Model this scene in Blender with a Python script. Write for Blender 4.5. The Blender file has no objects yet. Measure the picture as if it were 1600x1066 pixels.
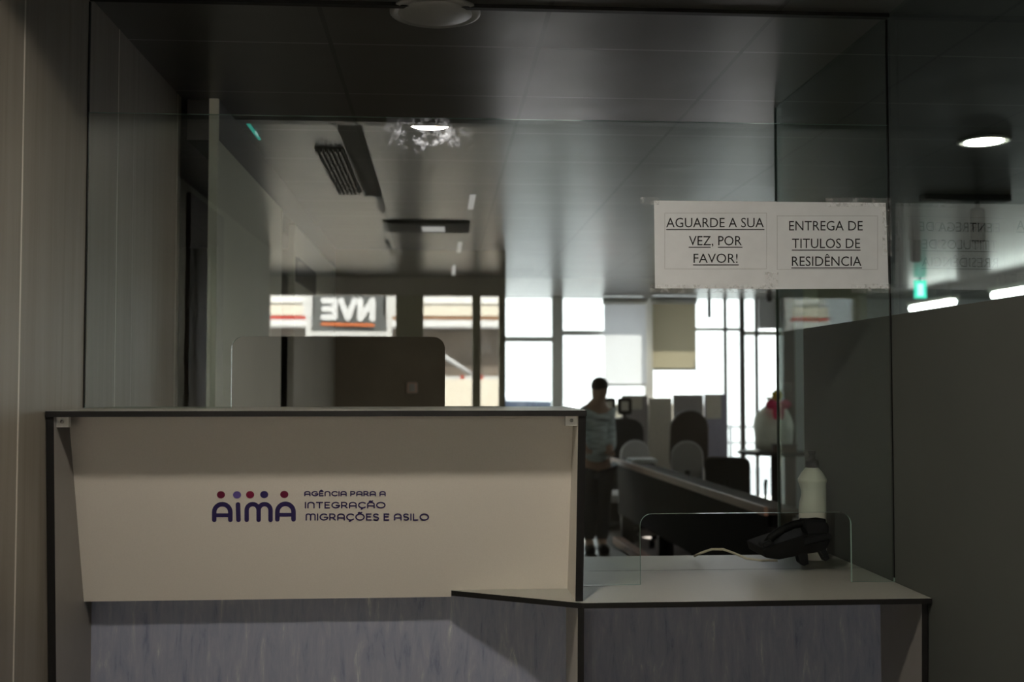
import bpy, bmesh, math, random
from mathutils import Vector, Matrix
random.seed(7)
sc = bpy.context.scene
COL = sc.collection

# ------------------------------------------------------------------ camera
F = 1690.0                                   # focal length in pixels of the 1600 px frame
CAMZ = 1.40
YAW, PITCH = math.atan(112/F), math.atan(67/F)
cam_d = bpy.data.cameras.new('camera'); cam = bpy.data.objects.new('camera', cam_d); COL.objects.link(cam)
cam_d.sensor_width = 36; cam_d.lens = F/1600*36; cam_d.clip_start = .05; cam_d.clip_end = 200
cam.location = (0, 0, CAMZ); cam.rotation_euler = (math.pi/2+PITCH, 0, -YAW)
cam_d.dof.use_dof = True; cam_d.dof.focus_distance = 2.55; cam_d.dof.aperture_fstop = 3.4
sc.camera = cam
R3 = cam.rotation_euler.to_matrix()

def ray(px, py):
    return R3 @ Vector(((px-800)/F, (533-py)/F, -1))
def at(px, py, Y):
    d = ray(px, py); t = Y/d.y
    return Vector((d.x*t, Y, CAMZ+d.z*t))
def xat(px, Y, py=600): return at(px, py, Y).x
def zat(py, Y, px=800): return at(px, py, Y).z

# ------------------------------------------------------------------ light and exposure
w = bpy.data.worlds.new('daylight'); sc.world = w; w.use_nodes = True
bg = w.node_tree.nodes['Background']
bg.inputs[0].default_value = (.93, .96, 1, 1); bg.inputs[1].default_value = 5.5
sun_d = bpy.data.lights.new('sun', 'SUN'); sun = bpy.data.objects.new('sun', sun_d); COL.objects.link(sun)
sun_d.energy = 21; sun_d.angle = .02; sun_d.color = (1, .93, .82)
sun.rotation_euler = (math.radians(-38), math.radians(12), 0)
sun.location = (0, 0, 12)
LAMP_STRENGTH = 450
vs = sc.view_settings
vs.view_transform = 'Standard'; vs.look = 'None'; vs.gamma = 1; vs.use_curve_mapping = False; vs.exposure = 0
sc.cycles.transparent_max_bounces = 24

# ------------------------------------------------------------------ materials
MATS = {}
def nt(name):
    m = bpy.data.materials.new(name); m.use_nodes = True
    n = m.node_tree; MATS[name] = m
    return m, n, n.nodes['Principled BSDF'], n.nodes['Material Output']
def mat(name, col, rough=.5, metal=0, noise=0, scale=30, spec=.5, stretch=None, bump=0):
    m, n, b, o = nt(name)
    b.inputs['Roughness'].default_value = rough; b.inputs['Metallic'].default_value = metal
    b.inputs['Specular IOR Level'].default_value = spec
    tc = n.nodes.new('ShaderNodeTexCoord'); mp = n.nodes.new('ShaderNodeMapping')
    n.links.new(tc.outputs['Object'], mp.inputs[0])
    if stretch: mp.inputs['Scale'].default_value = stretch
    nz = n.nodes.new('ShaderNodeTexNoise'); nz.inputs['Scale'].default_value = scale; nz.inputs['Detail'].default_value = 6
    n.links.new(mp.outputs[0], nz.inputs['Vector'])
    rp = n.nodes.new('ShaderNodeValToRGB')
    a = max(noise, .03)
    rp.color_ramp.elements[0].position = .3; rp.color_ramp.elements[1].position = .7
    rp.color_ramp.elements[0].color = tuple(c*(1-a) for c in col)+(1,)
    rp.color_ramp.elements[1].color = tuple(min(1, c*(1+a)) for c in col)+(1,)
    n.links.new(nz.outputs[0], rp.inputs[0]); n.links.new(rp.outputs[0], b.inputs['Base Color'])
    if bump:
        bp = n.nodes.new('ShaderNodeBump'); bp.inputs['Strength'].default_value = bump; bp.inputs['Distance'].default_value = .002
        n.links.new(nz.outputs[0], bp.inputs['Height']); n.links.new(bp.outputs[0], b.inputs['Normal'])
    return m
def emit(name, col, s):
    m, n, b, o = nt(name)
    b.inputs['Base Color'].default_value = col+(1,)
    b.inputs['Emission Color'].default_value = col+(1,); b.inputs['Emission Strength'].default_value = s
    return m
def glass(name, f0=.17, tint=(.90, .95, .93), smudge=False, graz=1):
    """clear pane: mirror share by angle (Schlick), the rest goes straight through"""
    m, n, b, o = nt(name); n.nodes.remove(b)
    lw = n.nodes.new('ShaderNodeLayerWeight'); lw.inputs[0].default_value = .5
    p5 = n.nodes.new('ShaderNodeMath'); p5.operation = 'POWER'; p5.inputs[1].default_value = 5
    n.links.new(lw.outputs['Facing'], p5.inputs[0])
    ma = n.nodes.new('ShaderNodeMath'); ma.operation = 'MULTIPLY_ADD'; ma.inputs[1].default_value = (1-f0)*graz; ma.inputs[2].default_value = f0
    n.links.new(p5.outputs[0], ma.inputs[0])
    tr = n.nodes.new('ShaderNodeBsdfTransparent'); tr.inputs[0].default_value = tint+(1,)
    gl = n.nodes.new('ShaderNodeBsdfGlossy'); gl.inputs['Roughness'].default_value = .0
    gl.inputs['Color'].default_value = (.95, .97, .96, 1)
    mx = n.nodes.new('ShaderNodeMixShader')
    n.links.new(ma.outputs[0], mx.inputs[0]); n.links.new(tr.outputs[0], mx.inputs[1]); n.links.new(gl.outputs[0], mx.inputs[2])
    last = mx
    if smudge:      # greasy fingerprints: patchy rough film
        tc = n.nodes.new('ShaderNodeTexCoord')
        nz = n.nodes.new('ShaderNodeTexNoise'); nz.inputs['Scale'].default_value = 34; nz.inputs['Detail'].default_value = 9; nz.inputs['Roughness'].default_value = .75
        n.links.new(tc.outputs['Object'], nz.inputs['Vector'])
        rp = n.nodes.new('ShaderNodeValToRGB'); rp.color_ramp.elements[0].position = .50; rp.color_ramp.elements[1].position = .74
        n.links.new(nz.outputs[0], rp.inputs[0])
        ge = n.nodes.new('ShaderNodeNewGeometry')
        c = at(664, 206, YG)
        ds = n.nodes.new('ShaderNodeVectorMath'); ds.operation = 'SUBTRACT'; ds.inputs[1].default_value = c
        n.links.new(ge.outputs['Position'], ds.inputs[0])
        sm = n.nodes.new('ShaderNodeVectorMath'); sm.operation = 'MULTIPLY'; sm.inputs[1].default_value = (1/.12, 1, 1/.055)
        n.links.new(ds.outputs[0], sm.inputs[0])
        ln = n.nodes.new('ShaderNodeVectorMath'); ln.operation = 'LENGTH'; n.links.new(sm.outputs[0], ln.inputs[0])
        mr = n.nodes.new('ShaderNodeMapRange'); mr.inputs[1].default_value = 1; mr.inputs[2].default_value = .45; mr.inputs[3].default_value = 0; mr.inputs[4].default_value = .5
        n.links.new(ln.outputs['Value'], mr.inputs[0])
        mu = n.nodes.new('ShaderNodeMath'); mu.operation = 'MULTIPLY'
        n.links.new(rp.outputs[0], mu.inputs[0]); n.links.new(mr.outputs[0], mu.inputs[1])
        g2 = n.nodes.new('ShaderNodeBsdfGlossy'); g2.inputs['Roughness'].default_value = .30; g2.inputs['Color'].default_value = (.5, .53, .6, 1)
        m2 = n.nodes.new('ShaderNodeMixShader')
        n.links.new(mu.outputs[0], m2.inputs[0]); n.links.new(mx.outputs[0], m2.inputs[1]); n.links.new(g2.outputs[0], m2.inputs[2])
        last = m2
    n.links.new(last.outputs[0], o.inputs['Surface'])
    return m
def clear(name, tint):
    m, n, b, o = nt(name); n.nodes.remove(b)
    tr = n.nodes.new('ShaderNodeBsdfTransparent'); tr.inputs[0].default_value = tint+(1,)
    n.links.new(tr.outputs[0], o.inputs['Surface'])
    return m

YG = 2.55                                     # plane of the counter glass
ZC = CAMZ+.905                                # ceiling height

def ceiling_mat():
    m, n, b, o = nt('ceiling_tiles')
    b.inputs['Roughness'].default_value = .30; b.inputs['Specular IOR Level'].default_value = .22
    ge = n.nodes.new('ShaderNodeNewGeometry'); sx = n.nodes.new('ShaderNodeSeparateXYZ')
    n.links.new(ge.outputs['Position'], sx.inputs[0])
    def line(out, off, per, wd):
        a = n.nodes.new('ShaderNodeMath'); a.operation = 'SUBTRACT'; a.inputs[1].default_value = off-per/2+100*per*0
        n.links.new(out, a.inputs[0])
        f = n.nodes.new('ShaderNodeMath'); f.operation = 'FLOORED_MODULO'; f.inputs[1].default_value = per; n.links.new(a.outputs[0], f.inputs[0])
        s = n.nodes.new('ShaderNodeMath'); s.operation = 'SUBTRACT'; s.inputs[1].default_value = per/2; n.links.new(f.outputs[0], s.inputs[0])
        ab = n.nodes.new('ShaderNodeMath'); ab.operation = 'ABSOLUTE'; n.links.new(s.outputs[0], ab.inputs[0])
        l = n.nodes.new('ShaderNodeMath'); l.operation = 'LESS_THAN'; l.inputs[1].default_value = wd; n.links.new(ab.outputs[0], l.inputs[0])
        return l.outputs[0]
    lx = line(sx.outputs[0], .262, .555, .006); ly = line(sx.outputs[1], 2.87, .497, .003)
    nz = n.nodes.new('ShaderNodeTexNoise'); nz.inputs['Scale'].default_value = 1.3
    n.links.new(ge.outputs['Position'], nz.inputs['Vector'])
    rp = n.nodes.new('ShaderNodeValToRGB')
    rp.color_ramp.elements[0].color = (.080, .077, .073, 1); rp.color_ramp.elements[1].color = (.10, .097, .092, 1)
    n.links.new(nz.outputs[0], rp.inputs[0])
    m1 = n.nodes.new('ShaderNodeMixRGB'); m1.inputs[2].default_value = (.27, .26, .25, 1)
    n.links.new(ly, m1.inputs[0]); n.links.new(rp.outputs[0], m1.inputs[1])
    m2 = n.nodes.new('ShaderNodeMixRGB'); m2.inputs[2].default_value = (.045, .045, .043, 1)
    n.links.new(lx, m2.inputs[0]); n.links.new(m1.outputs[0], m2.inputs[1])
    n.links.new(m2.outputs[0], b.inputs['Base Color'])
    bp = n.nodes.new('ShaderNodeBump'); bp.inputs['Strength'].default_value = .25; bp.inputs['Distance'].default_value = .02
    wv = n.nodes.new('ShaderNodeTexNoise'); wv.inputs['Scale'].default_value = 2.2
    n.links.new(ge.outputs['Position'], wv.inputs['Vector'])
    n.links.new(wv.outputs[0], bp.inputs['Height']); n.links.new(bp.outputs[0], b.inputs['Normal'])
    return m
ceiling_mat()

def streaks(name, cols, scale, stretch, rough, detail=8):
    m, n, b, o = nt(name)
    b.inputs['Roughness'].default_value = rough
    tc = n.nodes.new('ShaderNodeTexCoord'); mp = n.nodes.new('ShaderNodeMapping'); mp.inputs['Scale'].default_value = stretch
    n.links.new(tc.outputs['Object'], mp.inputs[0])
    nz = n.nodes.new('ShaderNodeTexNoise'); nz.inputs['Scale'].default_value = scale; nz.inputs['Detail'].default_value = detail
    nz.inputs['Roughness'].default_value = .68; nz.inputs['Distortion'].default_value = .5
    n.links.new(mp.outputs[0], nz.inputs['Vector'])
    rp = n.nodes.new('ShaderNodeValToRGB'); e = rp.color_ramp.elements
    e[0].position = cols[0][0]; e[0].color = cols[0][1]+(1,)
    e[1].position = cols[-1][0]; e[1].color = cols[-1][1]+(1,)
    for p, c in cols[1:-1]:
        k = e.new(p); k.color = c+(1,)
    n.links.new(nz.outputs[0], rp.inputs[0]); n.links.new(rp.outputs[0], b.inputs['Base Color'])
    return m
streaks('grey_wood', [(.3, (.155, .135, .108)), (.5, (.20, .177, .145)), (.72, (.235, .21, .175))], 9, (3.2, 3.2, .12), .42)
streaks('blue_linoleum', [(.30, (.13, .14, .21)), (.42, (.21, .225, .295)), (.56, (.25, .26, .325)), (.63, (.30, .305, .35)), (.72, (.55, .54, .53))], 17, (2.4, 2.4, .42), .5)
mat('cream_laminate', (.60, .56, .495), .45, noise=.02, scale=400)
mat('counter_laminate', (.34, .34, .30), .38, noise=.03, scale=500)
mat('black_edge', (.009, .0085, .008), .55, spec=.25)
mat('white_plastic', (.68, .67, .62), .4)
mat('paper_white', (.76, .78, .80), .75, noise=.02, scale=20)
mat('plate_pink', (.92, .74, .64), .4)
mat('ink', (.012, .012, .014), .7)
mat('thin_line_grey', (.42, .42, .42), .8)
mat('logo_indigo', (.022, .012, .085), .5)
mat('logo_maroon', (.13, .003, .032), .5); mat('logo_lilac', (.11, .075, .28), .5)
mat('logo_red', (.18, .002, .035), .5); mat('logo_navy', (.025, .016, .10), .5)
mat('black_plastic', (.007, .007, .007), .55, spec=.12)
mat('dark_plastic', (.010, .010, .011), .55, spec=.15)
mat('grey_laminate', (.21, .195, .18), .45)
mat('bottle_plastic', (.66, .65, .56), .42, noise=.03, scale=6)
mat('cream_cable', (.55, .5, .38), .5)
mat('frosted_film', (.072, .076, .068), .55, noise=.06, scale=3, spec=.2)
mat('plaster_grey', (.80, .80, .70), .7, noise=.04, scale=2)
mat('plaster_pale', (.52, .53, .55), .7, noise=.04, scale=2)
mat('brown_wall', (.34, .295, .225), .65, noise=.08, scale=4)
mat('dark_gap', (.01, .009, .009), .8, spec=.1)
mat('dark_door', (.03, .019, .013), .5, noise=.2, scale=6, stretch=(6, 6, .5))
mat('steel', (.55, .54, .52), .3, .9)
mat('dark_metal', (.05, .05, .048), .45, .4)
mat('floor_tile', (.10, .085, .075), .45, noise=.1, scale=3)
mat('olive_column', (.50, .48, .34), .7, noise=.05)
mat('header_beige', (.72, .66, .58), .7)
mat('vent_grey', (.10, .095, .09), .5); mat('panel_black', (.008, .008, .008), .8, spec=.1)
mat('vent_dark', (.015, .015, .014), .7, spec=.2)
mat('slat_grey', (.17, .16, .155), .5)
mat('desk_edge', (.28, .15, .10), .45, noise=.15, scale=12); mat('desk_top', (.05, .04, .035), .8, spec=.15)
mat('grey_fabric', (.58, .56, .57), .9, noise=.06, scale=60); mat('black_fabric', (.02, .019, .02), .85)
mat('brown_leather', (.05, .033, .026), .5)
mat('screen_grey', (.34, .31, .32), .85, noise=.05, scale=40); mat('screen_beige', (.62, .57, .50), .8, noise=.05, scale=30)
mat('screen_lavender', (.34, .32, .42), .8, noise=.08, scale=20)
mat('bag_white', (.74, .75, .68), .6, noise=.12, scale=9, bump=.6); mat('bow_pink', (.62, .03, .12), .6); mat('flower_yellow', (.5, .36, .02), .7)
mat('brown_box', (.09, .05, .03), .6)
mat('skin', (.42, .27, .20), .55); mat('hair_dark', (.03, .025, .022), .7); mat('trousers_dark', (.022, .025, .035), .8)
mat('shirt_blue', (.55, .64, .74), .75, noise=.55, scale=7, stretch=(1, 1, 9))
mat('asphalt', (.16, .155, .15), .9, noise=.1); mat('pavement', (.42, .42, .42), .9, noise=.05)
mat('house_white', (.86, .85, .83), .8); mat('house_cream', (.86, .78, .64), .8); mat('house_brown', (.16, .13, .105), .7, noise=.35, scale=2.5)
mat('stripe_red', (.55, .05, .03), .6); mat('stripe_brown', (.30, .16, .08), .6)
mat('sign_grey', (.14, .148, .146), .6); mat('sign_white', (.95, .95, .95), .6); mat('sign_orange', (.75, .20, .06), .6)
mat('car_white', (.75, .76, .80), .25); mat('car_glass', (.05, .06, .09), .1); mat('car_red', (.55, .01, .02), .3); mat('tyre', (.015, .015, .015), .8)
mat('rail_grey', (.25, .25, .27), .5)
mat('frame_brown', (.07, .055, .045), .5); mat('frame_grey', (.6, .6, .6), .5); mat('blind_beige', (.60, .54, .42), .8, noise=.05, scale=3)
mat('mirror_off', (.33, .325, .31), .4)
emit('lamp_glow', (1, .92, .80), LAMP_STRENGTH); emit('lamp_far_glow', (1, .93, .80), 420); emit('tube_glow', (1, .98, .95), 20)
emit('small_strip_glow', (1, .98, .94), 1.6)
emit('exit_glow', (.05, .75, .55), 1.6); emit('exit_figure', (.55, 1, .9), 2.0)
glass('pane_glass', .17, (.90, .95, .93), smudge=True); glass('side_glass', .13, (.80, .87, .85), graz=.05); clear('pane_back', (.96, .985, .975))
glass('window_pane', .05, (.97, .98, .98))
mat('side_edge', (.14, .19, .17), .3)
mat('glass_edge', (.42, .60, .53), .12, spec=.9)
def cloth(name, col, tcol):
    m, n, b, o = nt(name); n.nodes.remove(b)
    d = n.nodes.new('ShaderNodeBsdfDiffuse'); d.inputs[0].default_value = col+(1,)
    t = n.nodes.new('ShaderNodeBsdfTranslucent'); t.inputs[0].default_value = tcol+(1,)
    wv = n.nodes.new('ShaderNodeTexNoise'); wv.inputs['Scale'].default_value = 60
    mr = n.nodes.new('ShaderNodeMapRange'); mr.inputs[3].default_value = .45; mr.inputs[4].default_value = .55
    n.links.new(wv.outputs[0], mr.inputs[0])
    mx = n.nodes.new('ShaderNodeMixShader'); n.links.new(mr.outputs[0], mx.inputs[0]); n.links.new(d.outputs[0], mx.inputs[1]); n.links.new(t.outputs[0], mx.inputs[2])
    n.links.new(mx.outputs[0], o.inputs['Surface'])
cloth('haze_panel', (.6, .6, .62), (.34, .34, .36)); cloth('blind_tan', (.5, .44, .32), (.16, .14, .10))  # translucent so daylight brightens them, in place of window haze
def tape_mat():
    m, n, b, o = nt('clear_tape'); n.nodes.remove(b)
    tr = n.nodes.new('ShaderNodeBsdfTransparent'); gl = n.nodes.new('ShaderNodeBsdfPrincipled')
    gl.inputs['Base Color'].default_value = (.85, .85, .84, 1); gl.inputs['Roughness'].default_value = .3
    nz = n.nodes.new('ShaderNodeTexNoise'); nz.inputs['Scale'].default_value = 90
    rp = n.nodes.new('ShaderNodeValToRGB'); rp.color_ramp.elements[0].position = .52; rp.color_ramp.elements[1].position = .72
    rp.color_ramp.elements[0].color = (.04, .04, .04, 1); rp.color_ramp.elements[1].color = (.28, .28, .28, 1)
    tc = n.nodes.new('ShaderNodeTexCoord'); n.links.new(tc.outputs['Object'], nz.inputs['Vector']); n.links.new(nz.outputs[0], rp.inputs[0])
    mx = n.nodes.new('ShaderNodeMixShader'); n.links.new(rp.outputs[0], mx.inputs[0]); n.links.new(tr.outputs[0], mx.inputs[1]); n.links.new(gl.outputs[0], mx.inputs[2])
    n.links.new(mx.outputs[0], o.inputs['Surface'])
tape_mat()

# ------------------------------------------------------------------ mesh helpers
def origin(o):
    v = Vector((0, 0, 0))
    while o is not None: v += o.location; o = o.parent
    return v
class MB:
    def __init__(s): s.v = []; s.f = []; s.m = []; s.sm = []
    def add(s, vs, fs, mi=0, smooth=False):
        k = len(s.v); s.v += [Vector(v) for v in vs]
        for i, f in enumerate(fs):
            s.f.append([k+j for j in f]); s.m.append(mi[i] if isinstance(mi, (list, tuple)) else mi); s.sm.append(smooth)
        return s
    def box(s, a, b, mi=0):
        (x0, y0, z0), (x1, y1, z1) = a, b
        x0, x1 = sorted((x0, x1)); y0, y1 = sorted((y0, y1)); z0, z1 = sorted((z0, z1))
        return s.add([(x0, y0, z0), (x1, y0, z0), (x1, y1, z0), (x0, y1, z0), (x0, y0, z1), (x1, y0, z1), (x1, y1, z1), (x0, y1, z1)],
                     [(0, 3, 2, 1), (4, 5, 6, 7), (0, 1, 5, 4), (1, 2, 6, 5), (2, 3, 7, 6), (3, 0, 4, 7)], mi)
    def prism(s, pts, vec, cap=0, side=0, capback=None, smooth=False):
        """pts: planar 3-D outline, swept by vec"""
        n = len(pts); vec = Vector(vec); P = [Vector(p) for p in pts]
        fs = [list(range(n)), list(range(2*n-1, n-1, -1))]+[(i, i+n, (i+1) % n+n, (i+1) % n) for i in range(n)]
        return s.add(P+[p+vec for p in P], fs, [cap, cap if capback is None else capback]+[side]*n, smooth)
    def tube(s, pts, r, n=10, mi=0, caps=True):
        P = [Vector(p) for p in pts]; rs = r if isinstance(r, (list, tuple)) else [r]*len(P)
        rings = []; up = None
        for i, p in enumerate(P):
            t = (P[min(i+1, len(P)-1)]-P[max(i-1, 0)]).normalized()
            if up is None: up = Vector((0, 0, 1)) if abs(t.z) < .9 else Vector((1, 0, 0))
            a = t.cross(up)
            if a.length < 1e-5: a = t.cross(Vector((1, 0, 0)))
            a.normalize(); b = t.cross(a)
            rings.append([p+(a*math.cos(k*2*math.pi/n)+b*math.sin(k*2*math.pi/n))*rs[i] for k in range(n)])
        vs = [v for rg in rings for v in rg]
        fs = [(i*n+k, i*n+(k+1) % n, (i+1)*n+(k+1) % n, (i+1)*n+k) for i in range(len(P)-1) for k in range(n)]
        if caps: fs += [tuple(range(n))[::-1], tuple((len(P)-1)*n+k for k in range(n))]
        return s.add(vs, fs, mi, True)
    def lathe(s, c, prof, n=32, mi=0, axis='z', sx=1, sy=1):
        c = Vector(c); vs = []
        for r, h in prof:
            for k in range(n):
                a = k*2*math.pi/n
                p = Vector((r*math.cos(a)*sx, r*math.sin(a)*sy, h))
                if axis == 'y': p = Vector((p.x, p.z, p.y))
                if axis == 'x': p = Vector((p.z, p.x, p.y))
                vs.append(c+p)
        m = len(prof)
        fs = [(i*n+k, i*n+(k+1) % n, (i+1)*n+(k+1) % n, (i+1)*n+k) for i in range(m-1) for k in range(n)]
        fs += [tuple(range(n))[::-1], tuple((m-1)*n+k for k in range(n))]
        return s.add(vs, fs, mi, True)
    def ball(s, c, r, n=16, mi=0):
        rx, ry, rz = r if isinstance(r, (tuple, list)) else (r, r, r)
        c = Vector(c); vs = [c+Vector((0, 0, -rz))]
        m = max(6, n//2)
        for i in range(1, m):
            t = -math.pi/2+math.pi*i/m
            for k in range(n):
                a = 2*math.pi*k/n
                vs.append(c+Vector((rx*math.cos(t)*math.cos(a), ry*math.cos(t)*math.sin(a), rz*math.sin(t))))
        vs.append(c+Vector((0, 0, rz))); L = len(vs)-1
        fs = [(0, 1+(k+1) % n, 1+k) for k in range(n)]
        for i in range(m-2):
            for k in range(n):
                fs.append((1+i*n+k, 1+i*n+(k+1) % n, 1+(i+1)*n+(k+1) % n, 1+(i+1)*n+k))
        fs += [(L, 1+(m-2)*n+k, 1+(m-2)*n+(k+1) % n) for k in range(n)]
        return s.add(vs, fs, mi, True)
    def build(s, name, mats, parent=None, bevel=0, recalc=True):
        if not isinstance(mats, (list, tuple)): mats = [mats]
        off = origin(parent)
        me = bpy.data.meshes.new(name); me.from_pydata([v-off for v in s.v], [], s.f)
        for mm in mats: me.materials.append(MATS[mm])
        for p, i, q in zip(me.polygons, s.m, s.sm): p.material_index = i; p.use_smooth = q
        if recalc:
            bm = bmesh.new(); bm.from_mesh(me); bmesh.ops.recalc_face_normals(bm, faces=bm.faces); bm.to_mesh(me); bm.free()
        me.update()
        o = bpy.data.objects.new(name, me); COL.objects.link(o); o.parent = parent
        if bevel:
            b = o.modifiers.new('bevel', 'BEVEL'); b.width = bevel; b.segments = 3; b.limit_method = 'ANGLE'; b.angle_limit = math.radians(40)
        return o
def tag(o, label=None, cat=None, group=None, kind=None):
    if label: o['label'] = label
    if cat: o['category'] = cat
    if group: o['group'] = group
    if kind: o['kind'] = kind
    return o
def thing(name, label, cat, loc=(0, 0, 0), group=None):
    o = bpy.data.objects.new(name, None); COL.objects.link(o); o.location = loc; o.empty_display_size = .1
    return tag(o, label, cat, group)
def struct(name, mb, mats, label=None, cat=None, **k):
    o = mb.build(name, mats, **k); return tag(o, label, cat, None, 'structure')
def copy_tree(o, parent=None):
    c = o.copy(); COL.objects.link(c); c.parent = parent
    for ch in list(o.children): copy_tree(ch, c)
    return c
def box(a, b): return MB().box(a, b)

def text_polys(txt, bold=0):
    cu = bpy.data.curves.new('lettering', 'FONT'); cu.body = txt; cu.size = 1; cu.offset = bold; cu.resolution_u = 3
    o = bpy.data.objects.new('lettering', cu); COL.objects.link(o)
    dg = bpy.context.evaluated_depsgraph_get(); dg.update()
    me = bpy.data.meshes.new_from_object(o.evaluated_get(dg))
    vs = [v.co.copy() for v in me.vertices]; fs = [list(p.vertices) for p in me.polygons]
    bpy.data.objects.remove(o); bpy.data.curves.remove(cu); bpy.data.meshes.remove(me)
    return vs, fs
CAPH = max(v.y for v in text_polys('H')[0])
def put_text(mb, txt, x0, x1, ytop, ybase, place, mi=0, bold=0):
    """letters fitted into a box given in photo pixels, laid on the surface that place() returns"""
    vs, fs = text_polys(txt, bold)
    a = min(v.x for v in vs); b = max(v.x for v in vs)
    mb.add([place(x0+(v.x-a)/(b-a)*(x1-x0), ybase-v.y/CAPH*(ybase-ytop)) for v in vs], fs, mi)
LIFT = {'place_sign': Vector((0, .0015, 0)), 'place_panel': Vector((0, -.000012, 0))}
def stroke(mb, pts, wd, place0, mi=0):
    """round-ended flat stroke through 2-D points; strokes of one mesh lie a hair above each other"""
    mb.k = getattr(mb, 'k', 0)+1
    up = LIFT[place0.__name__]*mb.k
    place = lambda a, b: place0(a, b)+up
    P = [Vector(p).to_2d() for p in pts]; L = []; Rr = []
    n = len(P); r = wd/2
    for i, p in enumerate(P):
        t0 = (P[i]-P[i-1]).normalized() if i else None
        t1 = (P[i+1]-P[i]).normalized() if i < n-1 else None
        t = t0 if t1 is None else t1 if t0 is None else (t0+t1).normalized()
        nn = Vector((-t.y, t.x)); k = 1
        if t0 is not None and t1 is not None: k = 1/max(.5, nn.dot(Vector((-t1.y, t1.x))))
        L.append(p+nn*r*k); Rr.append(p-nn*r*k)
    def cap(c, d, m=7):
        a0 = math.atan2(d.y, d.x)
        return [c+Vector((math.cos(a0-math.pi/2+math.pi*j/m), math.sin(a0-math.pi/2+math.pi*j/m)))*r for j in range(1, m)]
    poly = []
    for i in range(n-1):
        mb.add([place(*q) for q in (L[i], L[i+1], Rr[i+1], Rr[i])], [(0, 1, 2, 3)], mi)
    for c, d, a, b in ((P[0], P[0]-P[1], L[0], Rr[0]), (P[-1], P[-1]-P[-2], Rr[-1], L[-1])):
        cp = cap(c, d); pts2 = [a if (cp[0]-a).length < (cp[0]-b).length else b]+cp
        pts2.append(b if pts2[0] == a else a)
        mb.add([place(*q) for q in pts2], [tuple(range(len(pts2)))], mi)
def disc2(mb, c, rx, ry, place, mi=0, n=24):
    mb.add([place(c[0]+rx*math.cos(2*math.pi*k/n), c[1]+ry*math.sin(2*math.pi*k/n)) for k in range(n)], [tuple(range(n))], mi)
def rrect(x0, x1, y0, y1, r, corners=(1, 1, 1, 1), m=7):
    """rounded rectangle outline: corners in order (x0,y0) (x1,y0) (x1,y1) (x0,y1)"""
    out = []
    for k, (cx, cy, a0) in enumerate(((x0+r, y0+r, 180), (x1-r, y0+r, 270), (x1-r, y1-r, 0), (x0+r, y1-r, 90))):
        if corners[k]:
            out += [(cx+r*math.cos(math.radians(a0+90*j/m)), cy+r*math.sin(math.radians(a0+90*j/m))) for j in range(m+1)]
        else: out.append(((x0, y0), (x1, y0), (x1, y1), (x0, y1))[k])
    return out

# ------------------------------------------------------------------ the room
XW0, XW1, YF, YB = -1.9, 6.0, -4.10, 11.2     # room limits
XL = -.82                                     # face of the wood panelling
XR = 1.092                                    # frosted partition
YA = 1.68                                     # where the booth's side walls start
YE = 3.45                                     # where they end
struct('floor', box((XW0-.2, YF-.2, -.15), (XW1+.2, YB+.2, 0)), 'floor_tile', 'dark polished floor of the office', 'floor')
struct('ceiling', box((XW0-.2, YF-.2, ZC), (XW1+.2, YB+.2, ZC+.2)), 'ceiling_tiles', 'grey metal tiled ceiling above the booth', 'ceiling')
# wood-panelled wall on the left: three boards with pale joints
mb = MB()
mb.box((XW0-.2, YA, 0), (XL-.004, YE, ZC), 0)
for y in (2.166, 2.787, 3.404): mb.box((XL-.004, y, 0), (XL+.0005, y+.0055, ZC), 1)
for y0, y1 in ((YA, 2.166), (2.1715, 2.787), (2.7925, 3.404), (3.4095, YE)):
    mb.box((XL-.004, y0, 0), (XL, y1, ZC), 0)
struct('wall_left', mb, ['grey_wood', 'cream_laminate'], 'grey brown wood panelled wall beside the counter', 'wall')
# partition that continues behind the glass, with a dark doorway gap in it
XP = -.705
mb = MB().box((XP-.03, 3.47, 0), (XP, 4.85, CAMZ+.775)).box((XP-.03, 5.27, 0), (XP, 7.3, CAMZ+.775))
struct('wall_partition', mb, 'plaster_grey', 'pale grey partition wall behind the glass', 'wall')
struct('trim_partition_end', box((XP-.028, 3.452, 0), (XP, 3.469, ZC)), 'plaster_grey')
struct('trim_bulkhead', box((XP-.10, 3.47, CAMZ+.775), (XP, 7.3, ZC)), 'dark_metal')
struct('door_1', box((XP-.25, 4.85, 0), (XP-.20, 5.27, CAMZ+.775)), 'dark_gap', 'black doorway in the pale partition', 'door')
struct('wall_back', box((XP-.03, 7.3, 0), (.44, 7.42, ZC)), 'brown_wall', 'dark brown wall seen through the counter opening', 'wall')
struct('wall_back_left', box((XW0-.2, 7.3, 0), (XP-.03, 7.42, ZC)), 'plaster_grey')
struct('wall_inner', box((.34, 7.42, 0), (.44, YB, ZC)), 'plaster_grey')
# lobby walls behind the camera
struct('wall_lobby_left', box((-1.30, -2.2, 0), (-1.14, YA, ZC)).box((XW0-.2, YF, 0), (-1.45, -2.2, ZC)), 'plaster_grey')
struct('wall_far_left', box((XW0-.2, YE, 0), (XW0, 7.3, ZC)), 'plaster_grey')
struct('wall_far_right', box((XW1, YF, 0), (XW1+.2, YB, ZC)), 'plaster_pale')
# lintel over the front of the booth, channel and joints of the glass
struct('trim_lintel', box((XL, YA-.05, ZC-.075), (XR, YA, ZC)), 'dark_metal')
struct('trim_glass_channel', box((XL, YG-.008, ZC-.009), (XR, YG+.012, ZC)), 'black_edge')
struct('trim_glass_joint', box((XR-.0042, YG, .935), (XR-.0015, YG+.008, ZC-.013)), 'black_edge')
struct('trim_wall_joint', box((XL, YG, 1.345), (XL+.003, YG+.008, ZC-.013)), 'black_edge')

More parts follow.
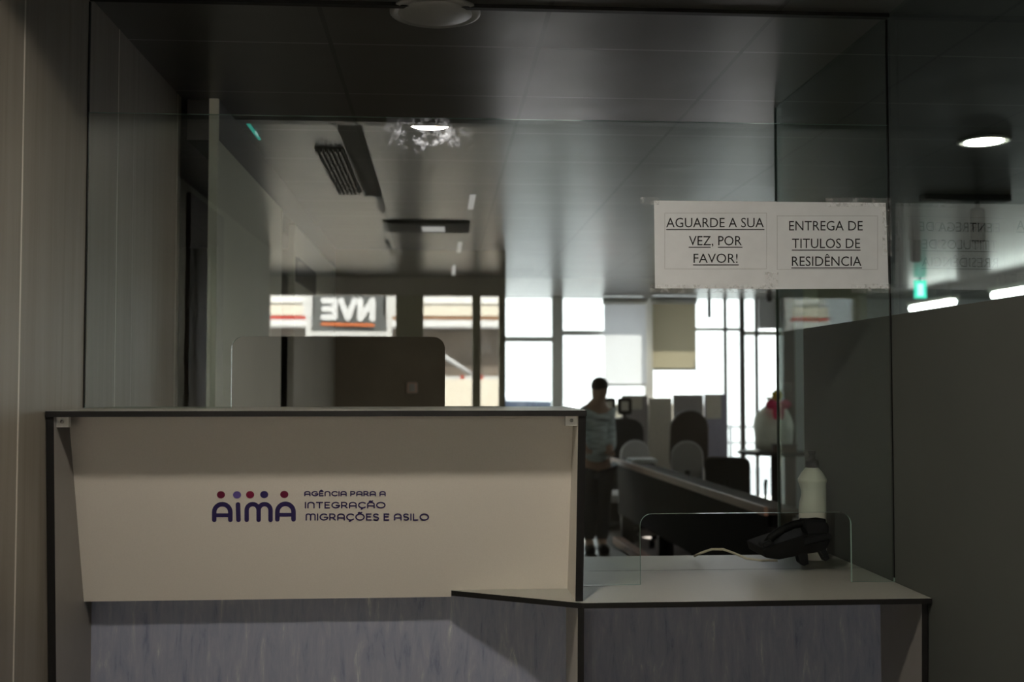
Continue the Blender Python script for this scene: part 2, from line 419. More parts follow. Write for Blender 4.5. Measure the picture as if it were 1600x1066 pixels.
# partition on the right: clear glass with a frosted film up to eye height
wr = struct('wall_right', box((XR, YA, .0), (XR+.010, YE, ZC)), 'side_glass', 'glass partition wall on the right of the counter', 'wall')
fl = box((XR-.0012, YA, 0), (XR-.0002, 3.19, CAMZ+.166)).build('frosted_film', 'frosted_film', wr); fl['label'] = 'grey frosted film on the lower glass'
box((XR-.001, YE, 0), (XR+.006, YE+.006, ZC)).build('glass_edge', 'side_edge', wr)

# facade at the street behind the camera (its daylight is mirrored in the counter glass)
def vx(px, Yv): return xat(px, Yv)            # a mirrored thing stands at 2*YG - Yv
def real(Yv): return 2*YG-Yv
YV = 2*YG-YF
zh = zat(462, YV)
mb = MB().box((XW0-.2, YF-.15, zh), (XW1, YF, ZC))
for a, b in ((618, 661), (738, 751), (780, 792)):
    mb.box((vx(a, YV), YF-.12, 0), (vx(b, YV), YF, zh), 1)
mb.box((vx(790, YV), YF-.15, 0), (XW1, YF, zh), 2)
mb.box((XW0-.2, YF-.15, 0), (-1.45, YF, zh), 2)
struct('wall_front', mb, ['header_beige', 'olive_column', 'brown_wall'])
struct('window_1', box((-1.45, YF-.07, 0), (vx(780, YV), YF-.06, zh)), 'window_pane')

# facade beyond the inner office, with tall bright windows
S = YB
def bx(px): return xat(px, S)
def bz(py): return zat(py, S)
mb = MB()
mb.box((.34, S, 0), (bx(790), S+.15, ZC), 0)
mb.box((bx(863), S, 0), (bx(880), S+.12, ZC), 1)
mb.box((bx(945), S, bz(632)), (bx(1130), S+.12, bz(1100)), 0)      # low parapet
mb.box((bx(1222), S-.05, 0), (bx(1240), S+.12, ZC), 4)
mb.box((bx(1420), S, 0), (XW1, S+.15, ZC), 2)
mb.box((bx(1240), S, 0), (bx(1420), S+.15, ZC), 2)
mb.box((xat(1280, 8.2), 8.2, 0), (xat(1356, 8.2), 8.55, ZC), 5)
struct('wall_street', mb, ['plaster_grey', 'frame_grey', 'plaster_pale', 'blind_beige', 'frame_brown', 'olive_column'], 'far street wall with tall bright windows', 'wall')
mb = MB().box((bx(790), S+.02, bz(534)), (bx(863), S+.06, bz(526)), 0)
mb.box((bx(880), S+.02, bz(524)), (bx(945), S+.06, bz(516)), 0)
struct('trim_transom', mb, 'frame_grey')
struct('window_3', box((bx(790), S+.07, .02), (bx(863), S+.08, ZC)), 'window_pane')
struct('window_4', box((bx(880), S+.07, .02), (bx(945), S+.08, ZC)), 'window_pane')
w5 = struct('window_5', box((bx(1088), S+.07, .02), (bx(1222), S+.08, ZC)), 'window_pane', 'tall street window with dark mullions beyond the office', 'window')
for px, wd in ((1133, .03), (1158, .05), (1182, .03)):
    box((bx(px), S+.02, 0), (bx(px)+wd, S+.065, ZC)).build('mullion', 'frame_brown', w5)
box((bx(1088), S+.02, bz(516)), (bx(1165), S+.065, bz(511))).build('transom', 'frame_grey', w5)
box((bx(1165), S+.02, bz(523)), (bx(1222), S+.065, bz(516))).build('transom', 'white_plastic', w5)
box((bx(1188), S+.03, bz(512)), (bx(1222), S+.055, ZC)).build('film_panel', 'plaster_pale', w5)

def blind(label, px0, px1, py, m_, Y):
    x0, x1, z = xat(px0, Y), xat(px1, Y), zat(py, Y)
    o = thing('roller_blind', label, 'blind', ((x0+x1)/2, Y, ZC), 'half lowered blinds in the far windows')
    MB().add([(x0, Y, z), (x1, Y, z), (x1, Y, ZC-.05), (x0, Y, ZC-.05)], [(0, 1, 2, 3)]).build('fabric', m_, o)
    MB().tube([(x0, Y, z), (x1, Y, z)], .012).build('bottom_bar', 'frame_grey', o)
    MB().tube([(x0-.01, Y+.01, ZC-.045), (x1+.01, Y+.01, ZC-.045)], .04).build('roller', 'frame_grey', o)
blind('added pale translucent blind standing in for a hazy wall panel, left of the beige one', 944, 1010, 602, 'haze_panel', S-.12)  # added where a pale wall panel stands, to make it glow
blind('beige blind lowered further right, in front of the window', 1020, 1088, 577, 'blind_tan', S-.26)
mb = MB().box((xat(1008, S), S, 0), (xat(1021, S), S+.1, ZC)); struct('trim_post', mb, 'frame_grey')

# ------------------------------------------------------------------ street on both sides
struct('ground_street', box((-30, -40, -.35), (40, YF-.2, -.17)).box((-30, YB+.2, -.35), (40, 50, -.17)), 'pavement', 'sunlit pavement outside', 'ground')

# mirrored side: shopfront across the street
Yv = 15.5; Yr = real(Yv)
b = thing('shopfront', 'cream shopfront with red stripe across the street, mirrored in the glass', 'building', (0, Yr, -.17))
def sx_(px): return vx(px, Yv)
def sz(py): return zat(py, Yv)
x0, x1 = sx_(300), sx_(830)
box((x0, Yr-.6, sz(474)), (x1, Yr-.1, sz(380))).build('upper_wall', 'house_white', b)
box((x0, Yr-.35, sz(494)), (x1, Yr, sz(478))).build('light_band', 'house_cream', b)
box((x0, Yr-.3, sz(500)), (sx_(482), Yr, sz(495))).build('red_stripe', 'stripe_red', b)
box((sx_(600), Yr-.3, sz(500)), (x1, Yr, sz(495))).build('brown_stripe', 'stripe_brown', b)
box((x0, Yr-.3, sz(511)), (x1, Yr+.05, sz(501))).build('white_fascia', 'house_white', b)
box((x0, Yr-.8, sz(592)), (x1, Yr-.4, sz(511))).build('shop_window', 'house_brown', b)
box((x0, Yr-.5, -.17), (x1, Yr-.2, sz(592))).build('lower_wall', 'house_cream', b)
# signboard on posts
Yv = 10.6; Yr = real(Yv)
s_ = thing('shop_sign', 'grey signboard with big white rounded letters on two posts', 'sign', (vx(545, Yv), Yr, -.17))
def place_sign(px, py):
    p = at(px, py, Yv); return Vector((p.x, Yr+.006, p.z))
pb = box((vx(487, Yv), Yr-.05, zat(519, Yv)), (vx(603, Yv), Yr, zat(458, Yv))).build('sign_panel', 'sign_grey', s_)
mb = MB()
for seg in ([(582, 470), (582, 498)], [(582, 470), (563, 498)], [(563, 470), (563, 498)], [(554, 470), (543.5, 497)], [(533, 470), (543.5, 497)]):
    stroke(mb, seg, 9.5, place_sign)
for seg in ([(523, 470), (523, 496)], [(523, 470), (506, 470)], [(523, 483), (507, 483)], [(523, 496), (506, 496)]):
    stroke(mb, seg, 9.5, place_sign)
mb.build('letters', 'sign_white', pb)
mb = MB(); x = 504
while x < 584:
    stroke(mb, [(x, 506+(x-504)*.025), (x+3, 507+(x-504)*.025)], 5, place_sign); x += random.choice((4, 5, 6))
mb.build('small_lettering', 'sign_orange', pb)
box((vx(484, Yv), Yr-.06, zat(526, Yv)), (vx(604, Yv), Yr+.01, zat(519, Yv))).build('lower_ledge', 'house_white', s_)
for px in (481, 608):
    box((vx(px-4, Yv), Yr-.05, -.17), (vx(px+4, Yv), Yr, zat(495, Yv))).build('post', 'house_white', s_)
    box((vx(px-9, Yv), Yr-.05, zat(495, Yv)), (vx(px+9, Yv), Yr, zat(461, Yv))).build('lamp_box', 'house_white', s_)
# raised barrier arm on the pavement
Yv = 11.5; Yr = real(Yv)
g = thing('barrier', 'grey road barrier with slanting arm, mirrored right of the counter opening', 'barrier', (vx(740, Yv), Yr, -.17))
MB().tube([(vx(692, Yv), Yr, zat(556, Yv)), (vx(738, Yv), Yr, zat(586, Yv))], .025).build('arm', 'frame_grey', g)
box((vx(690, Yv), Yr-.03, zat(593, Yv)), (vx(790, Yv), Yr+.03, zat(588, Yv))).build('rail', 'house_white', g)
for px in (722, 752): box((vx(px-3, Yv), Yr+.03, zat(593, Yv)), (vx(px+3, Yv), Yr+.04, zat(587, Yv))).build('red_mark', 'stripe_red', g)
box((vx(738, Yv), Yr-.06, -.17), (vx(750, Yv), Yr+.02, zat(580, Yv))).build('post', 'stripe_red', g)

# street beyond the inner office: white house, railing, parked car
b = thing('white_house', 'bright white house across the street beyond the far windows', 'building', (3, 22, -.17))
box((-6, 20, -.17), (16, 24, 6)).build('facade', 'house_white', b)
box((-6, 19.9, 5.5), (16, 20, 5.7)).build('cornice', 'house_white', b)
r_ = thing('street_railing', 'dark street railing outside the tall mullioned window', 'railing', (3.4, 12.6, -.17))
Y = 12.6
for z in (zat(668, Y), zat(693, Y)): MB().tube([(2.6, Y, z), (5.4, Y, z)], .018).build('rail', 'rail_grey', r_)
for x in (2.9, 3.42, 3.95, 4.5, 5.1): MB().tube([(x, Y, -.17), (x, Y, zat(664, Y))], .02).build('post', 'rail_grey', r_)

def car(label, loc):
    c = thing('car', label, 'car', loc)
    X, Y, Z = loc
    prof = [(-2.0, .32), (-2.05, .62), (-1.95, .82), (-1.72, .93), (-1.45, 1.36), (-1.1, 1.45), (.35, 1.43), (1.05, .98), (1.85, .85), (2.0, .6), (1.98, .32)]
    MB().prism([(X+x, Y-.82, Z+z) for x, z in prof], (0, 1.64, 0)).build('body', 'car_white', c, bevel=.09)
    for s in (-1, 1):
        yy = Y+s*.822
        MB().prism([(X+x, yy, Z+z) for x, z in [(-1.55, .96), (-1.35, 1.34), (-.3, 1.36), (-.3, .96)]], (0, s*.008, 0)).build('side_window', 'car_glass', c)
        MB().prism([(X+x, yy, Z+z) for x, z in [(-.22, .96), (-.22, 1.36), (.3, 1.35), (.9, .98)]], (0, s*.008, 0)).build('side_window', 'car_glass', c)
        for wx in (-1.3, 1.3):
            MB().lathe((X+wx, Y+s*.76, Z+.31), [(.31, -.09), (.31, .09), (.2, .1)], 24, axis='y').build('wheel', 'tyre', c)
        MB().box((X-2.07, Y+s*.8-.12, Z+.62), (X-1.9, Y+s*.8+.03, Z+.86)).build('tail_light', 'car_red', c, bevel=.02)
    MB().prism([(X-1.735, Y-.62, Z+.95), (X-1.735, Y+.62, Z+.95), (X-1.475, Y+.55, Z+1.33), (X-1.475, Y-.55, Z+1.33)], (-.012, 0, 0)).build('rear_window', 'car_glass', c)
    box((X-2.07, Y-.8, Z+.36), (X-1.95, Y+.8, Z+.52)).build('bumper', 'dark_plastic', c, bevel=.02)
    return c
cc = car('white parked car with red tail light seen low through the far window', (0, 0, 0))
cc.rotation_euler.z = math.radians(180); cc.location = (.15, 14.6, -.17)

# ------------------------------------------------------------------ reception desk
ZU = 1.343; ZL = .9245; T = .012
X1 = .296                                     # inner face of the divider
desk = thing('reception_desk', 'cream reception counter with black edges and agency lettering', 'reception desk', (XL, 2.31, 0))
def slab(pts, z, t, name, m='cream_laminate'):
    return MB().prism([(x, y, z-t) for x, y in pts], (0, 0, t), 0, 1).build(name, [m, 'black_edge'], desk)
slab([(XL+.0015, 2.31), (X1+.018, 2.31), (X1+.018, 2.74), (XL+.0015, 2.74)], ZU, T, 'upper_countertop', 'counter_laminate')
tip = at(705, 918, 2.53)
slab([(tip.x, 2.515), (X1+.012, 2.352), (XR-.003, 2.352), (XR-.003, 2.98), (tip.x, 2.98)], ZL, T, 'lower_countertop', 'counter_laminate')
box((at(920, 893, 2.75).x, 2.7495, ZL-.001), (XR-.004, 2.7510, ZL+.0002)).build('reflection_line', 'black_edge', desk)  # thin dark strip standing in for a reflection line of the glass
# side panels: large faces cream, cut edges black
def cheek(x, wd, pts, name, m='cream_laminate'):
    return MB().prism([(x, y, z) for y, z in pts], (wd, 0, 0), 0, 1).build(name, [m, 'black_edge'], desk)
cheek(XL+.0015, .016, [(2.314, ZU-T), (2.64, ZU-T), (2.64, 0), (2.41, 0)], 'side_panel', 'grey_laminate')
cheek(X1, .017, [(2.314, ZU-T), (2.64, ZU-T), (2.64, ZL), (2.372, ZL)], 'divider')
cheek(X1+.004, .014, [(2.362, ZL-T), (2.62, ZL-T), (2.62, 0), (2.40, 0)], 'side_panel')
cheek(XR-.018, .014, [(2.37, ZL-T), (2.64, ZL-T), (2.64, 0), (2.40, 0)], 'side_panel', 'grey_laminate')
# leaning front panel
PT, PB = (2.405, ZU-T), (2.525, zat(940, 2.525, 160))
def pan(x, z, lift=0):
    y = PT[0]+(PT[1]-z)/(PT[1]-PB[1])*(PB[0]-PT[0])
    return Vector((x, y-lift, z))
xl_, xr_ = XL+.016, X1
fp = MB().prism([pan(xl_, PT[1]), pan(xl_, PB[1]), pan(tip.x, PB[1]), pan(tip.x, ZL), pan(xr_, ZL), pan(xr_, PT[1])], (0, .012, 0), 0, 1).build('front_panel', ['cream_laminate', 'black_edge'], desk)
pn = Vector((0, -(PT[1]-PB[1]), -(PB[0]-PT[0]))).normalized()
pp = pan(0, PT[1])
def place_panel(px, py):
    d = ray(px, py); c = Vector((0, 0, CAMZ)); t = (pp+pn*.0006-c).dot(pn)/d.dot(pn)
    return c+d*t
box((XL+.016, 2.58, 0), (X1+.004, 2.592, PB[1]+.1)).build('base_panel', 'blue_linoleum', desk)
box((X1+.018, 2.60, 0), (XR-.016, 2.612, ZL-T)).build('base_panel', 'blue_linoleum', desk)
for px, py in ((115, 660), (902, 659)):       # small white angle brackets with a screw
    x = XL+.0165 if px < 500 else X1-.026
    br = MB().box((x, 2.33, ZU-T-.022), (x+.026, 2.345, ZU-T-.0005)).build('bracket', 'white_plastic', desk, bevel=.001)
    MB().lathe((x+.013, 2.329, ZU-T-.010), [(.004, -.001), (.0035, .002)], 12, axis='y').build('screw', 'steel', br)
# agency mark
def arch(cx, hw, top, bot, n=12):
    r = hw
    return [(cx-hw, bot)]+[(cx-r*math.cos(math.pi*k/n), top+r-r*math.sin(math.pi*k/n)) for k in range(n+1)]+[(cx+hw, bot)]
mb = MB()
stroke(mb, arch(347.3, 12.6, 788, 812.6), 7.2, place_panel); stroke(mb, [(335, 805.3), (360, 805.3)], 6.0, place_panel)
stroke(mb, [(371.9, 788.5), (372.6, 812.6)], 7.2, place_panel)
stroke(mb, arch(394.8, 9.3, 788, 812.6), 7.0, place_panel); stroke(mb, arch(413.4, 9.3, 788, 812.6), 7.0, place_panel)
stroke(mb, arch(446, 12.6, 787.4, 811.8), 7.2, place_panel); stroke(mb, [(434, 804.6), (458.5, 804.6)], 6.0, place_panel)
lg = mb.build('logo', 'logo_indigo', fp)
for (cx, cy), m_ in zip(((345.2, 773.3), (370.3, 773.5), (390.8, 773.2), (412.8, 773), (444.2, 772.8)), ('logo_maroon', 'logo_lilac', 'logo_red', 'logo_navy', 'logo_maroon')):
    mb = MB(); disc2(mb, (cx, cy), 6.4, 5.7, place_panel); mb.build('logo_dot', m_, fp)
def arc(cx, cy, rx, ry, a0, a1, n=14):
    return [(cx+rx*math.cos(math.radians(a0+(a1-a0)*k/n)), cy+ry*math.sin(math.radians(a0+(a1-a0)*k/n))) for k in range(n+1)]
def hump(x0, x1):                               # rounded arch from baseline to baseline
    r_ = (x1-x0)/2
    return [(x0, 0)]+[(x0+r_-r_*math.cos(math.pi*k/10), 1-r_*.9+r_*.9*math.sin(math.pi*k/10)) for k in range(11)]+[(x1, 0)]
GLYPH = {
    'A': (.78, [hump(0, .78), [(0, .36), (.78, .36)]]), 'N': (.72, [hump(0, .72)]),
    'M': (1.05, [hump(0, .525), hump(.525, 1.05)]), 'I': (.0, [[(0, 0), (0, 1)]]),
    'E': (.52, [[(.52, 1), (0, 1), (0, 0), (.52, 0)], [(0, .52), (.46, .52)]]), 'L': (.5, [[(0, 1), (0, 0), (.5, 0)]]),
    'T': (.72, [[(0, 1), (.72, 1)], [(.36, 1), (.36, 0)]]), 'O': (.98, [arc(.49, .5, .49, .5, 0, 360, 24)]),
    'C': (.78, [arc(.46, .5, .46, .5, 45, 315)]), 'G': (.86, [arc(.46, .5, .46, .5, 48, 350), [(.50, .45), (.9, .45)]]),
    'P': (.6, [[(0, 0), (0, 1), (.32, 1)]+arc(.32, .70, .28, .30, 90, -90)[1:]+[(0, .40)]]),
    'R': (.64, [[(0, 0), (0, 1), (.32, 1)]+arc(.32, .70, .28, .30, 90, -90)[1:]+[(0, .40)], [(.34, .40), (.64, 0)]]),
    'S': (.58, [arc(.30, .75, .27, .25, 30, 270)+arc(.30, .25, .28, .25, 90, -150)[1:]]),
}
def logo_text(mb, txt, x0, x1, y0, y1, wd):
    h = y1-y0; x = 0; items = []
    for ch in txt:
        if ch == ' ': x += .40; continue
        base = {'Ê': 'E', 'Ç': 'C', 'Ã': 'A', 'Õ': 'O'}.get(ch, ch)
        gw, st = GLYPH[base]; items.append((x, st))
        m = x+gw/2
        if ch == 'Ê': items.append((m, [[(-.17, 1.17), (0, 1.32), (.17, 1.17)]]))
        if ch in 'ÃÕ': items.append((m, [[(-.2, 1.19), (-.08, 1.27), (.08, 1.19), (.2, 1.27)]]))
        if ch == 'Ç': items.append((m, [[(.02, -.02), (.05, -.14), (-.08, -.22)]]))
        x += gw+.30
    k = (x1-x0-wd)/(x-.30)
    for ox, st in items:
        for pl in st: stroke(mb, [(x0+wd/2+(ox+a)*k, y1-wd/2-b*(h-wd)) for a, b in pl], wd, place_panel)
mb = MB()
logo_text(mb, 'AGÊNCIA PARA A', 475.3, 602.8, 767.4, 775.8, 1.9)
logo_text(mb, 'INTEGRAÇÃO', 476.3, 602.5, 784.3, 794.8, 2.05)
logo_text(mb, 'MIGRAÇÕES E ASILO', 477.5, 670.5, 802.4, 813.8, 2.15)
mb.build('lettering', 'logo_indigo', fp)

# ------------------------------------------------------------------ the counter glass: one pane with two openings
def gp(px, py): p = at(px, py, YG); return (p.x, p.z)
zt = zat(186, YG)
xa, xb = XL+.003, XR-.002
def notch(p0, p1, ptop, zb, r=.028, m=6):
    """opening cut up from the lower edge, rounded upper corners, traced left to right"""
    a = gp(p0, 700)[0]; b = gp(p1, 700)[0]; z = zat(ptop, YG, (p0+p1)/2)
    out = [(a, zb)]
    out += [(a+r-r*math.cos(math.pi/2*k/m), z-r+r*math.sin(math.pi/2*k/m)) for k in range(m+1)]
    out += [(b-r+r*math.sin(math.pi/2*k/m), z-r+r*math.cos(math.pi/2*k/m)) for k in range(m+1)]
    return out+[(b, zb)]
zb1, zb2 = ZU+.001, ZL+.001
outline = [(xa, zb1)]+notch(360, 695, 526, zb1)+[(X1+.019, zb1), (X1+.019, zb2)]+notch(1000, 1329, 802, zb2)+[(xb, zb2), (xb, zt), (xa, zt)]
pane = MB().prism([(x, YG, z) for x, z in outline], (0, .008, 0), 0, 2, 1).build('glass_screen', ['pane_glass', 'pane_back', 'glass_edge'])
tag(pane, 'clear glass screen on the counter with two rounded openings', 'glass screen')

# ------------------------------------------------------------------ paper notices taped to the glass
def notice(name, corners, frame, rows, unders, label, y):
    c = at(corners[0][0], corners[0][1], y)
    o = thing(name, label, 'notice', (c.x, y, c.z), 'printed notices taped to the glass')
    def place(px, py, d=0): p = at(px, py, y-d); return p
    n = 8; vs = []; fs = []
    (ax, ay), (bx_, by), (cx, cy), (dx, dy) = corners   # tl tr br bl
    for j in range(n+1):
        for i in range(n+1):
            u, v = i/n, j/n
            px = (ax*(1-u)+bx_*u)*(1-v)+(dx*(1-u)+cx*u)*v; py = (ay*(1-u)+by*u)*(1-v)+(dy*(1-u)+cy*u)*v
            vs.append(place(px, py))
    for j in range(n):
        for i in range(n): fs.append((j*(n+1)+i, (j+1)*(n+1)+i, (j+1)*(n+1)+i+1, j*(n+1)+i+1))
    mb = MB().add(vs, fs); sh = mb.build('sheet', 'paper_white', o, recalc=False)
    sd = sh.modifiers.new('thickness', 'SOLIDIFY'); sd.thickness = .0003; sd.offset = -1
    tx = lambda px, py: place(px, py, .0007)
    mb = MB()
    for t, x0, x1, y0, y1 in rows: put_text(mb, t, x0, x1, y0, y1, tx)
    for x0, x1, yy in unders:
        mb.add([tx(x0, yy-.7), tx(x1, yy-.7), tx(x1, yy+.7), tx(x0, yy+.7)], [(0, 3, 2, 1)])
    mb.build('lettering', 'ink', o)
    fx0, fx1, fy0, fy1 = frame; mb = MB()
    for a, b, c_, d in ((fx0, fy0, fx1, fy0+.5), (fx0, fy1, fx1, fy1+.5), (fx0, fy0, fx0+.5, fy1), (fx1, fy0, fx1+.5, fy1)):
        mb.add([tx(a, b), tx(c_, b), tx(c_, d), tx(a, d)], [(0, 3, 2, 1)])
    mb.build('border', 'thin_line_grey', o)
    return o, place
def tape(o, place, x0, x1, y0, y1):
    t = lambda px, py: place(px, py, .0012)
    sh = MB().add([t(x0, y0), t(x1, y0), t(x1, y1), t(x0, y1)], [(0, 3, 2, 1)]).build('tape', 'clear_tape', o, recalc=False)
    sh.modifiers.new('thickness', 'SOLIDIFY').thickness = .0001
n1, pl1 = notice('paper_notice', [(1022, 313.5), (1213, 315), (1206, 452), (1023.5, 450.5)], (1038.6, 1197.6, 332.8, 420),
    [('AGUARDE A SUA', 1041, 1193.5, 340.6, 355.3), ('VEZ, POR', 1076.5, 1159, 369, 383.4), ('FAVOR!', 1083.7, 1152.5, 396.6, 410.8)],
    [(1041, 1194.5, 358.8), (1076, 1110.5, 386.5), (1121.8, 1160, 386.5), (1083, 1154.3, 414)],
    'left paper notice on the glass asking to wait your turn', YG-.0016)
n2, pl2 = notice('paper_notice', [(1207, 315.3), (1384, 317), (1388.5, 451), (1198, 452)], (1214, 1371, 337.3, 421),
    [('ENTREGA DE', 1233, 1348, 345.5, 360.2), ('TITULOS DE', 1237.6, 1344, 373, 387.8), ('RESIDÊNCIA', 1237.3, 1346, 401, 415.6)],
    [(1237.3, 1344.6, 391), (1236.5, 1346.8, 418.8)],
    'right paper notice on the glass about residence titles', YG-.0010)
tape(n1, pl1, 1000, 1030, 308, 320); tape(n1, pl1, 1015, 1212, 445, 458); tape(n1, pl1, 1195, 1216, 425, 448)
tape(n2, pl2, 1290, 1392, 309, 323); tape(n2, pl2, 1379, 1394, 325, 400); tape(n2, pl2, 1330, 1396, 444, 458)

# ------------------------------------------------------------------ bottle, telephone, cable on the lower counter
c = at(1270.5, 882, 2.90); bz0 = ZL
bt = thing('squeeze_bottle', 'white squeeze bottle with black push cap behind the glass', 'bottle', (c.x, 2.90, bz0))
hb = zat(733, 2.90)-bz0                        # shoulder top
prof = [(.0, 0), (.033, 0), (.0365, .004), (.0365, .02), (.0365, .06), (.0365, .09), (.0365, .115), (.0365, .135), (.0365, .155), (.0365, .17), (.0365, .185), (.0368, hb-.042), (.0385, hb-.038), (.0385, hb-.031), (.037, hb-.029), (.0285, hb-.014), (.018, hb-.002), (.0165, hb)]
mb = MB().lathe((c.x, 2.90, bz0), prof, 40)
for v in mb.v:                                 # finger grip pressed into the left side
    h = v.z-bz0; dx = v.x-c.x
    if dx < 0: v.x += .008*math.exp(-((h-(hb-.070))/.020)**2)*min(1, -dx/.03)
mb.build('bottle_body', 'bottle_plastic', bt)
mb = MB().lathe((c.x, 2.90, bz0), [(.0175, hb), (.0175, hb+.017), (.0155, hb+.020), (.0095, hb+.024), (.008, hb+.036), (.0105, hb+.038), (.0105, hb+.044), (.006, hb+.045)], 28)
cp = mb.build('cap', 'black_plastic', bt)

ph = thing('desk_telephone', 'black desk telephone seen from behind on the lower counter', 'telephone', (at(1240, 880, 2.76).x, 2.76, ZL))
YP = 2.76
def pq(px, py, Y=YP): p = at(px, py, Y); return (p.x, Y, p.z)
# wedge body
MB().prism([pq(*q, 2.70) for q in [(1196, 872), (1192, 858), (1214, 850), (1258, 836), (1294, 832), (1298, 846), (1290, 862), (1262, 866), (1218, 875)]], (0, .15, 0)).build('base', 'black_plastic', ph, bevel=.004)
# handset: arched bar with two ends
hs = [pq(*q, 2.73) for q in [(1196, 852), (1205, 840), (1222, 828), (1240, 820), (1258, 817), (1275, 816), (1288, 818)]]
h_ = MB().tube(hs, [.010, .0115, .0105, .010, .0105, .012, .012], 14).build('handset', 'black_plastic', ph)
MB().prism([pq(*q, 2.705) for q in [(1258, 813), (1290, 814), (1296, 822), (1295, 838), (1264, 838), (1258, 824)]], (0, .05, 0)).build('earpiece', 'dark_plastic', h_, bevel=.004)
MB().prism([pq(*q, 2.71) for q in [(1192, 850), (1204, 844), (1212, 852), (1208, 866), (1194, 866)]], (0, .045, 0)).build('mouthpiece', 'dark_plastic', h_, bevel=.004)
for q in ([(1246, 864), (1262, 864), (1264, 882), (1256, 885), (1250, 880)], [(1280, 860), (1290, 856), (1297, 873), (1290, 878)]):
    MB().prism([pq(*k, 2.70) for k in q], (0, .03, 0)).build('foot', 'dark_plastic', ph, bevel=.002)
MB().prism([pq(*q, 2.695) for q in [(1256, 842), (1299, 834), (1300, 842), (1258, 852)]], (0, .03, 0)).build('rear_ridge', 'dark_plastic', ph, bevel=.002)
zc = ZL+.0032
pts = [at(1085, 869, 2.93), at(1096, 864, 2.9), at(1112, 858.5, 2.88), at(1130, 858.5, 2.86), at(1148, 865, 2.84), at(1166, 873, 2.80), at(1190, 876, 2.78), at(1215, 876, 2.77)]
for p in pts: p.z = max(p.z, zc)
cb = MB().tube(pts, .0032, 8).build('telephone_cable', 'cream_cable')
tag(cb, 'cream cable lying on the counter left of the telephone', 'cable')

# ------------------------------------------------------------------ ceiling fixtures
def downlight(name, x, y, r, glow, label, group=None, drop=.006):
    o = thing(name, label, 'ceiling light', (x, y, ZC), group)
    mb = MB(); n = 40
    mb.lathe((x, y, ZC), [(r, -.001), (r+.012, -.001), (r+.012, -.006), (r+.004, -.009), (r, -.007)], n)
    mb.build('rim', 'mirror_off', o)
    MB().lathe((x, y, ZC), [(r, -.002), (r, -.004), (r*.8, -.004-drop*.6), (r*.4, -.004-drop), (.002, -.004-drop*1.1)], n).build('diffuser', glow, o)
    return o
yl = real(3.74)
downlight('ceiling_downlight', xat(670, 3.74), yl, .077, 'lamp_glow', 'lit round downlight in front of the counter, mirrored in the glass top')
p = at(1537, 199, 3.86); downlight('ceiling_downlight', p.x, 3.86, .083, 'lamp_far_glow', 'lit round downlight beyond the right partition')
p = at(680, 14, 2.60); downlight('ceiling_downlight', p.x, 2.60, .098, 'mirror_off', 'large unlit round ceiling fitting above the glass screen', drop=.012)

def cr(px, py):                                # point of the ceiling that the glass mirrors at a photo pixel
    d = ray(px, py); t = (ZC-CAMZ)/d.z
    return Vector((d.x*t, real(d.y*t), ZC))
a, b = cr(543, 190), cr(588, 303)
sd = tag(MB().box((a.x-.04, a.y, ZC-.012), (a.x+.04, b.y, ZC)).build('slot_diffuser', 'vent_dark'), 'long dark air slot in the lobby ceiling', 'air vent')
a, b = cr(522, 230), cr(570, 300)
v_ = thing('ceiling_vent', 'slatted grey air vent beside the dark slot', 'air vent', (a.x, a.y, ZC))
box((a.x-.075, b.y, ZC-.006), (a.x+.035, a.y, ZC)).build('backing', 'vent_dark', v_)
for k in range(6): box((a.x-.072+k*.018, b.y, ZC-.018), (a.x-.064+k*.018, a.y, ZC-.006)).build('slat', 'slat_grey', v_)
a, b = cr(605, 345), cr(732, 361)
v_ = thing('ceiling_panel_light', 'dark ceiling tray with one small white light', 'ceiling light', ((a.x+b.x)/2, (a.y+b.y)/2, ZC))
box((a.x, b.y, ZC-.014), (b.x, a.y, ZC)).build('tray', 'vent_dark', v_)
a, b = cr(659, 350), cr(695, 358); box((a.x, b.y, ZC-.018), (b.x, a.y, ZC-.014)).build('diffuser', 'small_strip_glow', v_)
k = 0
for (p0, q0, p1, q1), where in zip(((739, 304, 735, 325), (729, 347, 725, 361), (720, 378, 716, 393), (710, 415, 708, 428), (592, 305, 598, 330), (602, 345, 606, 360), (606, 376, 611, 396), (612, 412, 616, 425)),
        ('right row, nearest', 'right row, beside the dark tray', 'right row, past the dark tray', 'right row, by the street', 'left row, nearest', 'left row, beside the dark tray', 'left row, past the dark tray', 'left row, by the street')):
    a, b = cr(p0, q0), cr(p1, q1); x = (a.x+b.x)/2
    o = box((x-.014, b.y, ZC-.008), (x+.014, a.y, ZC)).build('strip_light', 'small_strip_glow' if k < 4 else 'slat_grey'); k += 1
    tag(o, 'small ceiling strip light mirrored in the glass, '+where, 'ceiling light', 'small strip lights in the lobby ceiling')
a, b = cr(388, 190), cr(406, 190)
ex = thing('exit_sign', 'green exit sign high on the left, cut by the glass top', 'sign', (a.x, a.y, ZC-.2))
yv0 = real(a.y)
pz = zat(208, 4.0)
MB().box((a.x-.01, real(4.02), pz), (a.x, real(3.70), ZC-.004)).build('panel', 'exit_glow', ex)
box((a.x, real(3.95), pz+.01), (a.x+.002, real(3.89), ZC-.01)).build('figure', 'exit_figure', ex)

# lobby door mirrored at the left
Xd = -1.14
def yvd(px): return -Xd*F/(688-px)
d_ = struct('door_2', box((Xd, real(yvd(348)), 0), (Xd+.02, real(yvd(296)), CAMZ+.86)), 'dark_door', 'dark lobby door mirrored at the left of the glass', 'door')
MB().tube([(Xd+.07, real(yvd(317)), .95), (Xd+.07, real(yvd(317)), 2.05)], .016).build('pull_handle', 'steel', d_)
box((Xd+.02, real(yvd(332)), 1.52), (Xd+.035, real(yvd(328)), 1.66)).build('lock_plate', 'steel', d_)

